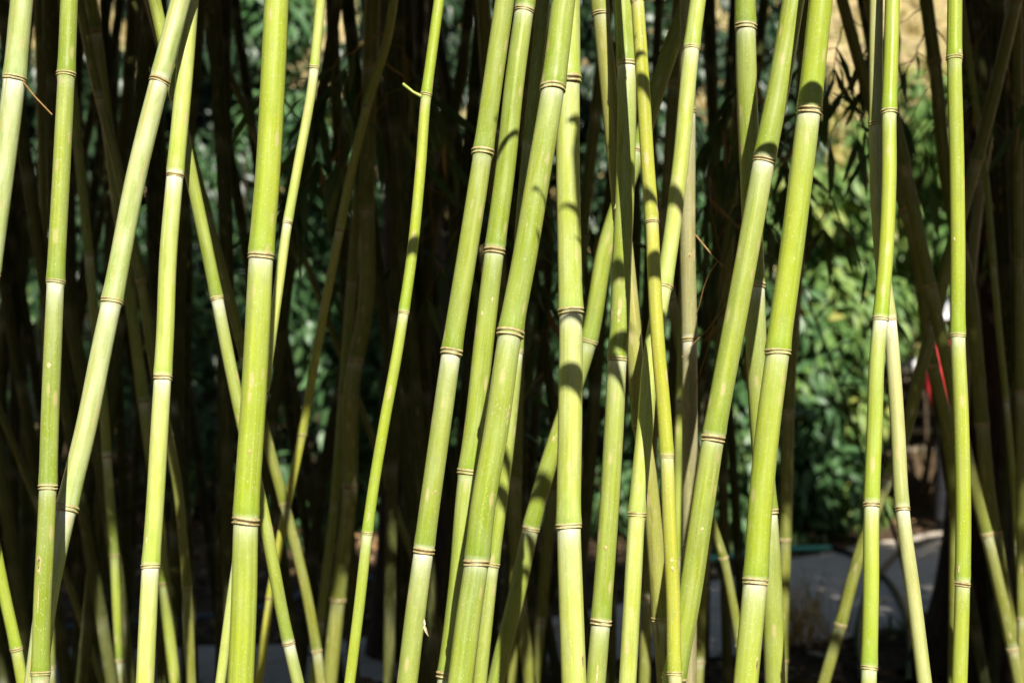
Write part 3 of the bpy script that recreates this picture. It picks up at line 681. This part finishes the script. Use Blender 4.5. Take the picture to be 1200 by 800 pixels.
def tree(x, Y, h, r, flare, label, crown_c, crown_r, n, lean=(0, 0)):
    base = np.array(((x - 600) / F * Y, Y, 0.0))
    o = empty('shade_tree', base, label, 'tree', None)
    (tv, tf), tip = trunk_mesh(base, h, r, flare, lean)
    tr = mesh_obj('trunk', tv, tf, M['bark'], o, origin=base)
    tubes = []; cs = []
    for _ in range(14):
        c = np.array(crown_c) + runit(1)[0] * np.array(crown_r) * random.uniform(.4, .9); cs.append(c)
        s = base + (tip - base) * random.uniform(.72, 1); t = np.linspace(0, 1, 6)[:, None]
        q = s + (c - s) * t; q[:, 2] += .15 * np.sin(t[:, 0] * pi)
        tubes.append(sweep(q, np.linspace(r * .35, r * .06, 6), 6)[:2])
    v, f = join(tubes); mesh_obj('limbs', v, f, M['bark'], o, origin=base)
    P = np.concatenate([c + rng.normal(0, .28, (n // 14, 3)) * np.array(crown_r) / max(crown_r) for c in cs])
    P = P[P[:, 2] > CAM_Z + .255 * P[:, 1] + .15]
    L = rng.uniform(.08, .14, len(P)); d = runit(len(P)); d[:, 2] -= .3
    v, f, rr = leaf_mesh(P, d, rng.normal(0, .6, (len(P), 3)) + (0, 0, .8), L, L * .55)
    mesh_obj('crown', v, f, M['tree_leaf'], o, {'rnd': rr}, origin=base)
tree(482, 5.9, 4.6, .15, .05, 'brown-barked tree trunk in shade behind the slender green culm', (.1, 6.5, 5.5), (.9, 1.0, 1.1), 4600)
tree(1140, 5.6, 3.6, .13, .12, 'dark tree trunk with a flared foot near the right edge', (2.5, 4.9, 3.6), (.9, .6, .35), 2200, (.06, 0))
tree(1192, 6.2, 3.8, .14, .07, 'dark tree trunk cut by the right edge', (3.3, 5.1, 3.6), (.8, .6, .35), 1800, (.08, 0))

def sky_screen():
    """unseen wall of tree leaves added behind and beside the viewer; it keeps the low sky out of the grove"""
    n = 15000; u = rng.uniform(0, 1, n); P = np.zeros((n, 3))
    back = u < .55
    P[:, 0] = np.where(back, rng.uniform(-15, 15, n), np.where(rng.random(n) < .5, -1, 1) * rng.uniform(9.5, 12, n))
    P[:, 1] = np.where(back, rng.uniform(-10, -7, n), rng.uniform(-9, 9, n))
    P[:, 2] = rng.uniform(0, 1, n) * (8.6 + 1.2 * np.sin(P[:, 0] * 1.1) + .8 * np.sin(P[:, 1] * 1.3 + 1))
    L = rng.uniform(.35, .6, n); d = runit(n); d[:, 2] -= .4
    v, f, r = leaf_mesh(P, d, runit(n) + (0, .0, .6), L, L * .6)
    tag(mesh_obj('added_leaf_screen', v, f, M['tree_leaf'], None, {'rnd': r}), 'unseen leaf wall added behind the viewer to hold back low sky light', 'added_leaf_screen', kind='stuff')
sky_screen()

# ------------------------------------------------------------------ shrubs beyond the path
def shrub(x, Y, half_w, top_y, label, mat, n, leaf=.085, stems=6, depth=.7, low=0.05, extra=None):
    X = (x - 600) / F * Y; hw = half_w / F * Y; top = CAM_Z - (top_y - 400) / F * Y
    base = np.array((X, Y, float(ground_z(X, Y)))); o = empty('shrub', base, label, 'shrub', 'shrubs beyond the path')
    k = 46; cs = []
    while len(cs) < k:
        u = rng.uniform(-1, 1, 3)
        if u[0]**2 + u[1]**2 + max(u[2], 0)**4 > 1: continue
        cs.append((X + u[0] * hw, Y + u[1] * depth, base[2] + low + (u[2] * .5 + .5) * (top - base[2] - low)))
    cs = np.array(cs); tubes = []
    for i in range(stems):
        c = cs[i]; s = base + np.array((random.gauss(0, .1), random.gauss(0, .08), -.03)); t = np.linspace(0, 1, 6)[:, None]
        q = s + (c + (0, 0, .0) - s) * t; q[:, 0] += .05 * np.sin(t[:, 0] * 4); tubes.append(sweep(q, np.linspace(.016, .005, 6), 6)[:2])
    v, f = join(tubes); mesh_obj('stems', v, f, M['shrub_stem'], o, origin=base)
    sz = rng.uniform(.10, .24, k); w = sz / sz.sum(); idx = rng.choice(k, n, p=w)
    dirs = runit(n); P = cs[idx] + dirs * (sz[idx] * rng.uniform(.55, 1.1, n) ** .6)[:, None] * (1.15, 1, 1)
    P[:, 2] = np.maximum(P[:, 2], base[2] + .02)
    d = dirs * .6 + rng.normal(0, .35, (n, 3)); d[:, 2] -= .75
    nn = dirs + np.array((0, -.25, .5)) + rng.normal(0, .3, (n, 3))
    L = leaf * rng.uniform(.65, 1.35, n)
    v, f, r = leaf_mesh(P, d, nn, L, L * rng.uniform(.36, .5, n), .25, (.2, 1, .8, .05))
    # clumps differ: each clump leans to younger or older leaves
    cr = np.repeat(rng.random(k)[idx], 12); r = np.clip(.55 * r + .45 * cr, 0, 1)
    mesh_obj('foliage', v, f, M[mat], o, {'rnd': r}, origin=base)
shrub(948, 9.7, 78, 165, 'big sunlit bush with drooping green leaves right of the thick leaning culms', 'shrub_light', 7200, leaf=.12, low=.25)
shrub(1070, 10.6, 85, 105, 'tall yellow-green bush rising behind the big sunlit bush', 'shrub_light', 5200, leaf=.12, low=1.25, stems=8)
shrub(905, 9.25, 80, 345, 'low bluish green bush leaning over the edge of the path', 'shrub_blue', 3400, leaf=.12, low=.08, depth=.45)
shrub(690, 9.8, 110, 250, 'dark bluish bush glimpsed between the middle culms', 'shrub_blue', 3400)
shrub(800, 10.2, 90, 190, 'dark green bush glimpsed behind the weathered grey culm', 'shrub_blue', 3000)
shrub(395, 9.6, 85, 110, 'tall bluish green bush right of the thick green culm', 'shrub_blue', 3600, leaf=.115)
shrub(530, 10.0, 100, 300, 'dim bush behind the brown-barked trunk', 'shrub_blue', 2400)
shrub(250, 10.4, 90, 160, 'dim green bush behind the dark culms left of the thick green one', 'shrub_blue', 2400)
for x, Y, hw, ty, w in ((215, 11.2, 85, -40, 'left of the thick green culm'), (470, 10.6, 85, -60, 'behind the slender green culm'),
                        (262, 11.6, 45, 70, 'behind the dark culms, just left of the thick green one'), (590, 11.1, 85, -70, 'behind the speckled green culm'), (705, 10.7, 85, -50, 'behind the upright pale culm'), (800, 11.2, 70, -20, 'behind the weathered grey culm'), (885, 11.6, 55, -30, 'behind the two thick leaning culms'), (95, 11.4, 80, 30, 'behind the straight green culm near the left edge'), (0, 11.3, 60, 40, 'cut by the left edge')):
    shrub(x, Y, hw, ty, 'tall dark evergreen bush ' + w, 'evergreen', 5600, leaf=.13, low=.6, depth=.5)
shrub(328, 11.7, 80, -70, 'very tall blue-green bush seen on both sides of the thick green culm', 'shrub_blue', 5600, leaf=.13, low=.5, depth=.5)
shrub(60, 10.2, 110, 310, 'low dark bush glimpsed at the left behind the straight green culm', 'shrub_blue', 1000)
shrub(1010, 12.6, 60, 205, 'small yellow bush on the slope seen above the green bushes', 'shrub_yellow', 1600, low=.1, depth=.5)
shrub(1085, 13.4, 62, 70, 'yellow-green bush on the slope high at the right between the dark slanting culms', 'shrub_yellow', 1800, leaf=.12, low=.1, depth=.5)
shrub(985, 13.8, 45, 90, 'small yellowish bush on the slope above the pale slanting culm at the right', 'shrub_yellow', 1200, leaf=.12, low=.1, depth=.5)
shrub(-60, 10.0, 90, 200, 'bush standing past the left edge of the picture', 'shrub_blue', 1800)
shrub(1290, 10.0, 90, 200, 'bush standing past the right edge of the picture', 'shrub_light', 1800)

def slope_grass():
    nc = 900; cx = rng.uniform(-9, 10, nc); cy = rng.uniform(12.3, 24, nc); m = 14
    x = np.repeat(cx, m) + rng.normal(0, .09, nc * m); y = np.repeat(cy, m) + rng.normal(0, .09, nc * m); n = len(x)
    P = np.stack([x, y, ground_z(x, y) - .02], 1); d = np.stack([rng.normal(0, .5, n), rng.normal(-.15, .45, n), np.ones(n)], 1)
    L = np.repeat(rng.uniform(.12, .42, nc), m) * rng.uniform(.6, 1.2, n)
    v, f, r = leaf_mesh(P, d, rng.normal(0, 1, (n, 3)), L, L * .13, .45, (.7, 1, .6, .05))
    r = np.clip(r * .5 + np.repeat(rng.random(nc), m * 12) * .5, 0, 1)
    mt = leaf_mat('slope_grass', [(0, (0.12, 0.14, 0.035)), (.4, (0.33, 0.27, 0.10)), (.8, (0.52, 0.42, 0.20)), (1, (0.60, 0.52, 0.30))], .8, .1, .2)
    tag(mesh_obj('dry_grass', v, f, mt, None, {'rnd': r}), 'bleached and yellow-green grass on the sunny slope far behind', 'grass', kind='stuff')
slope_grass()

# ------------------------------------------------------------------ steps, the visitor, hoses, dry weed, litter
def box(x0, x1, y0, y1, z0, z1, bv=0.0):
    v = np.array([(x, y, z) for z in (z0, z1) for y in (y0, y1) for x in (x0, x1)], float)
    f = np.array([(0, 2, 3, 1), (4, 5, 7, 6), (0, 1, 5, 4), (2, 6, 7, 3), (0, 4, 6, 2), (1, 3, 7, 5)])
    return v, f
def steps():
    Y0 = 11.15; x0, x1 = (1050 - 600) / F * 11.4, (1150 - 600) / F * 11.4
    base = np.array(((x0 + x1) / 2, Y0, .40)); o = empty('garden_steps', base, 'dark garden steps with pale timber treads beyond the path at the right', 'steps')
    for i in range(6):
        z = .44 + i * .128; y = Y0 + i * .2
        v, f = box(x0 + .02, x1 - .02, y + .035, y + .235, z - .5, z); mesh_obj('riser', v, f, M['riser'], o, smooth=False, origin=base)
        v, f = box(x0, x1, y - .01, y + .2, z + .001, z + .035); t = mesh_obj('tread', v, f, M['plank'], o, smooth=False, origin=base)
steps()
def stone():
    p = at(1067, 429, 12.15); th = np.linspace(0, 2 * pi, 13)[:-1]
    V, Fs = [], []
    for zz, rr in ((-.05, .05), (-.04, .10), (.0, .115), (.04, .10), (.065, .05)):
        V.append(np.stack([p[0] + np.cos(th) * rr * (1 + .12 * np.sin(th * 2 + 1)), p[1] + np.sin(th) * rr * .7, p[2] + zz + .01 * np.sin(th * 3)], 1))
    n = 12; i = np.arange(4)[:, None] * n; j = np.arange(n)[None]; F4 = np.stack([i + j, i + (j + 1) % n, i + n + (j + 1) % n, i + n + j], -1).reshape(-1, 4).tolist()
    F4.append(list(range(48, 60))); F4.append(list(range(11, -1, -1)))
    tag(mesh_obj('white_stone', np.concatenate(V), F4, M['stone'], origin=p), 'rounded white stone lying at the head of the garden steps', 'stone')
stone()

def person():
    """a walker on the far side of the path, almost hidden: white sun hat, red top, dark trousers"""
    Y = 9.9; X = (1119 - 600) / F * Y; o = empty('person', (X, Y, 0), 'person in a white sun hat and red top standing beyond the bamboo at the right', 'person')
    skin = simple_mat('skin', (0.30, 0.17, 0.11), (0.36, 0.21, 0.14), 20, .55, bump=0)
    me = bpy.data.meshes.new('body')
    J = {'pelvis': (0, 0, .84, .125, .10), 'waist': (0, 0, .98, .115, .085), 'chest': (0, 0, 1.14, .15, .10), 'neckb': (0, .0, 1.275, .06, .055), 'neck': (0, -.005, 1.33, .047, .047),
         'chin': (0, -.02, 1.385, .062, .07), 'head': (0, -.01, 1.46, .078, .092), 'crown': (0, 0, 1.53, .062, .075)}
    V, E, R = [], [], []; ix = {}
    def add(n, x, y, z, rx, ry): ix[n] = len(V); V.append((x, y, z)); R.append((rx, ry))
    for n, a in J.items(): add(n, *a)
    ch = list(J)
    E += [(ix[a], ix[b]) for a, b in zip(ch, ch[1:])]
    for s in (-1, 1):
        for n, x, y, z, r in (('hip', .085, 0, .78, .095), ('knee', .095, -.01, .45, .062), ('ankle', .10, .02, .09, .042), ('toe', .115, -.14, .045, .036)): add(n + str(s), s * x, y, z, r, r)
        E += [(ix['pelvis'], ix[f'hip{s}']), (ix[f'hip{s}'], ix[f'knee{s}']), (ix[f'knee{s}'], ix[f'ankle{s}']), (ix[f'ankle{s}'], ix[f'toe{s}'])]
        for n, x, y, z, r in (('sh', .165, 0, 1.235, .058), ('el', .215, .02, .98, .043), ('wr', .20, -.05, .76, .028), ('palm', .195, -.065, .70, .026)): add(n + str(s), s * x, y, z, r, r)
        E += [(ix['chest'], ix[f'sh{s}']), (ix[f'sh{s}'], ix[f'el{s}']), (ix[f'el{s}'], ix[f'wr{s}']), (ix[f'wr{s}'], ix[f'palm{s}'])]
        for k, (dx, dy, ln) in enumerate(((.0, -.028, .062), (.0, -.010, .075), (.0, .008, .070), (.0, .024, .055))):
            add(f'f{k}a{s}', s * (.192 + dx), -.065 + dy, .672, .0095, .0095); add(f'f{k}b{s}', s * .182, -.068 + dy, .672 - ln * .6, .0085, .0085); add(f'f{k}c{s}', s * .168, -.07 + dy, .672 - ln, .007, .007)
            E += [(ix[f'palm{s}'], ix[f'f{k}a{s}']), (ix[f'f{k}a{s}'], ix[f'f{k}b{s}']), (ix[f'f{k}b{s}'], ix[f'f{k}c{s}'])]
        add(f'th1{s}', s * .182, -.105, .695, .010, .010); add(f'th2{s}', s * .172, -.118, .66, .008, .008); E += [(ix[f'palm{s}'], ix[f'th1{s}']), (ix[f'th1{s}'], ix[f'th2{s}'])]
    me.from_pydata(V, E, []); me.materials.append(skin)
    b = bpy.data.objects.new('body', me); COL.objects.link(b); b.parent = o
    sk = b.modifiers.new('skin', 'SKIN'); sv = me.skin_vertices[0] if me.skin_vertices else None
    if sv is None:
        return o, None
    for i, r in enumerate(R): sv.data[i].radius = r
    sv.data[0].use_root = True
    sk.use_smooth_shade = True; ss = b.modifiers.new('sub', 'SUBSURF'); ss.levels = ss.render_levels = 2
    return o, b
def dress_person():
    o, b = person()
    if b is None:                                            # skin layer is made through the operator where it is missing
        b = [c for c in o.children][0]
    red = simple_mat('red_cloth', (0.50, 0.025, 0.03), (0.62, 0.045, 0.05), 30, .8, bump=.2)
    darkc = simple_mat('dark_trousers', (0.014, 0.014, 0.018), (0.03, 0.03, 0.035), 30, .9)
    white = simple_mat('white_hat_cloth', (0.70, 0.70, 0.74), (0.80, 0.80, 0.83), 40, .8)
    def lathe(rows, n=24):
        th = np.arange(n) * 2 * pi / n; V = []
        for z, rx, ry, cx, cy in rows: V.append(np.stack([cx + np.cos(th) * rx, cy + np.sin(th) * ry, np.full(n, z)], 1))
        m = len(rows); i = np.arange(m - 1)[:, None] * n; j = np.arange(n)[None]; j2 = (j + 1) % n
        return np.concatenate(V), np.stack([i + j, i + j2, i + n + j2, i + n + j], -1).reshape(-1, 4)
    parts = [lathe([(.80, .175, .135, 0, 0), (.95, .155, .12, 0, 0), (1.08, .175, .125, 0, 0), (1.18, .185, .122, 0, 0), (1.25, .165, .10, 0, 0), (1.29, .09, .075, 0, 0), (1.305, .06, .06, 0, -.002)])]
    for s in (-1, 1):
        P = np.array([(s * .13, 0, 1.235), (s * .17, 0, 1.20), (s * .20, .012, 1.08), (s * .218, .02, .98), (s * .212, -.012, .88), (s * .203, -.042, .79)])
        parts.append(sweep(P, [.07, .073, .062, .055, .046, .042], 14)[:2])
    v, f = join(parts); mesh_obj('jacket', v, f, red, o)
    parts = [lathe([(.70, .155, .125, 0, 0), (.80, .165, .13, 0, 0), (.93, .150, .115, 0, 0)])]
    for s in (-1, 1):
        P = np.array([(s * .08, 0, .82), (s * .088, 0, .70), (s * .095, -.005, .45), (s * .10, .015, .12), (s * .10, .018, .07)])
        parts.append(sweep(P, [.105, .10, .075, .066, .068], 14)[:2])
    v, f = join(parts); mesh_obj('trousers', v, f, darkc, o)
    v, f = lathe([(1.455, .150, .165, 0, -.01), (1.462, .146, .16, 0, -.01), (1.485, .100, .115, 0, -.01), (1.50, .093, .107, 0, -.01), (1.56, .088, .10, 0, -.008), (1.60, .072, .082, 0, -.005), (1.618, .03, .035, 0, -.004), (1.62, .002, .002, 0, -.004)])
    mesh_obj('sun_hat', v, f, white, o)
    v, f = lathe([(.0, .05, .125, .105, -.055), (.04, .052, .127, .105, -.055), (.08, .042, .09, .103, -.02), (.12, .046, .05, .10, .018)]); v2 = v.copy(); v2[:, 0] *= -1
    for vv in (v, v2): mesh_obj('shoe', vv, f, darkc, o)
    # face: eyes, nose, mouth, ears
    eye = simple_mat('eye', (.02, .015, .01), (.03, .02, .015), 5, .3, bump=0); sk = b.data.materials[0]
    lip = simple_mat('lip', (.22, .06, .05), (.25, .08, .06), 5, .5, bump=0)
    for s in (-1, 1):
        v, f = lathe([(1.448, .002, .002, s * .03, -.098), (1.452, .009, .006, s * .03, -.098), (1.456, .002, .002, s * .03, -.098)], 10); mesh_obj('eye', v, f, eye, o)
        v, f = lathe([(1.415, .004, .01, s * .079, 0), (1.44, .008, .02, s * .082, 0), (1.465, .004, .015, s * .081, 0)], 10); mesh_obj('ear', v, f, sk, o)
    v, f = sweep(np.array([(0, -.092, 1.45), (0, -.108, 1.425), (0, -.112, 1.412), (0, -.095, 1.405)]), [.006, .010, .013, .006], 8)[:2]; mesh_obj('nose', v, f, sk, o)
    v, f = sweep(np.array([(-.022, -.088, 1.385), (-.01, -.096, 1.386), (.01, -.096, 1.386), (.022, -.088, 1.385)]), [.003, .006, .006, .003], 8)[:2]; mesh_obj('mouth', v, f, lip, o)
    o.rotation_euler = (0, 0, radians(38))
dress_person()

def bare_stem():
    o = empty('bare_stem', at(1060, 640, 5.0) * (1, 1, 0), 'thin black bare stem slanting across the sunlit bush', 'stem')
    org = np.array(o.location)
    P = np.array([at(*p, 5.0) for p in ((1092, 826), (1066, 690), (1046, 618), (1010, 530), (985, 455), (965, 400), (940, 335), (925, 290), (915, 240))]); P = smooth_line(P[::1], 40)
    v, f, _ = sweep(P, np.linspace(.009, .003, 40), 8); mesh_obj('stem', v, f, M['shrub_stem'], o, origin=org)
    for a, b in (((972, 418), (1000, 398)), ((985, 455), (1003, 425)), ((997, 492), (960, 455)), ((985, 452), (1028, 455)), ((955, 375), (985, 350))):
        A, Bq = at(*a, 5.0), at(*b, 4.97); t = np.linspace(0, 1, 6)[:, None]; Q = A + (Bq - A) * t; Q[:, 2] += .012 * np.sin(t[:, 0] * pi)
        v, f, _ = sweep(Q, np.linspace(.0045, .002, 6), 6); mesh_obj('twig', v, f, M['shrub_stem'], o, origin=org)

def gpt(x, y, z=0.02): Y = (CAM_Z - z) * F / (y - 400); return np.array(((x - 600) / F * Y, Y, z))
def smooth_line(pts, n=60):
    P = np.array(pts); t = np.concatenate([[0], np.cumsum(np.linalg.norm(np.diff(P, axis=0), axis=1))]); q = np.linspace(0, t[-1], n)
    return np.stack([hermite(t, P[:, k])(q) for k in range(3)], 1)
def hose(label, secs, cat='hose', r=.017):
    o = empty('garden_hose', secs[0][2][0] * (1, 1, 0), label, cat)
    for nm, mt, pts in secs:
        v, f, _ = sweep(smooth_line(pts), r, 10); mesh_obj(nm, v, f, M[mt], o, origin=secs[0][2][0] * (1, 1, 0))
bare_stem()
hose('garden hose on the path edge, bright green turning into a black length', [
    ('green_length', 'hose_green', [gpt(830, 655), gpt(880, 648), gpt(925, 643), (gpt(975, 642))]),
    ('black_length', 'hose_black', [gpt(975, 642), gpt(990, 646), gpt(1005, 653), gpt(1024, 666), gpt(1038, 678), gpt(1052, 697), gpt(1062, 722), gpt(1067, 752), gpt(1066, 800)])])
hose('black hose looping across the path towards the dark trunk', [('hose_length', 'hose_black', [gpt(1165, 628), gpt(1105, 630), gpt(1072, 637), gpt(1045, 656), gpt(1030, 674), gpt(1017, 694), gpt(1010, 718), gpt(1007, 752), gpt(1012, 800)])])
hose('grey-blue hose lying across the path at the left of the middle', [('hose_length', 'hose_blue', [gpt(520, 672), gpt(462, 675), gpt(405, 680), gpt(367, 687), gpt(337, 703), gpt(240, 722), gpt(130, 730), gpt(0, 742)])], r=.011)

def blades(name, label, cat, x, y, n, h, mat, spread=.08, bend=.4, group=None, w=.05):
    p = gpt(x, y, 0.0); P = p + np.stack([rng.normal(0, spread, n), rng.normal(0, spread * .6, n), np.full(n, -.005)], 1)
    d = np.stack([rng.normal(0, .32, n), rng.normal(0, .3, n), np.ones(n)], 1)
    nn = rng.normal(0, 1, (n, 3)); L = h * rng.uniform(.45, 1.1, n)
    v, f, r = leaf_mesh(P, d, nn, L, L * w, bend, (.8, 1, .6, .05))
    return tag(mesh_obj(name, v, f, M[mat], None, {'rnd': r}, origin=p), label, cat, group)
blades('dry_weed', 'dry tan weed with wispy stalks at the near edge of the path', 'weed', 936, 752, 70, .33, 'dry_grass', .09, .35, None, .035)
blades('weed', 'small green weed at the path edge behind the straight yellow-green culm', 'weed', 1040, 744, 40, .10, 'weed', .09, .3, 'weeds at the path edge', .12)
blades('weed', 'small green weed at the foot of the flared dark trunk', 'weed', 1092, 738, 40, .12, 'weed', .08, .3, 'weeds at the path edge', .12)
blades('weed', 'brownish low weed at the path edge right of the middle', 'weed', 650, 752, 30, .12, 'dry_grass', .1, .3, 'weeds at the path edge', .1)

def litter():
    n = 5200
    x = rng.uniform(-4, 4.2, n); y = rng.uniform(2.0, 6.6, n); ok = (y < 6.3) | (rng.random(n) < .25); x, y = x[ok], y[ok]
    n2 = 2600; x = np.concatenate([x, rng.uniform(-6, 6, n2)]); y = np.concatenate([y, rng.uniform(6.2, 11.2, n2)])
    e0, e1 = path_edges(x); ok = (y < e0) | (y > e1) | (rng.random(len(x)) < .07); x, y = x[ok], y[ok]; n = len(x)
    P = np.stack([x, y, ground_z(x, y) + rng.uniform(.006, .03, n)], 1)
    a = rng.uniform(0, 2 * pi, n); d = np.stack([np.cos(a), np.sin(a), rng.normal(0, .18, n)], 1)
    nn = rng.normal(0, .3, (n, 3)) + (0, 0, 1); L = rng.uniform(.05, .13, n)
    v, f, r = leaf_mesh(P, d, nn, L, L * rng.uniform(.18, .5, n), .2)
    tag(mesh_obj('leaf_litter', v, f, M['litter'], None, {'rnd': r}), 'fallen brown leaves scattered over the dark soil', 'leaf litter', kind='stuff')
litter()
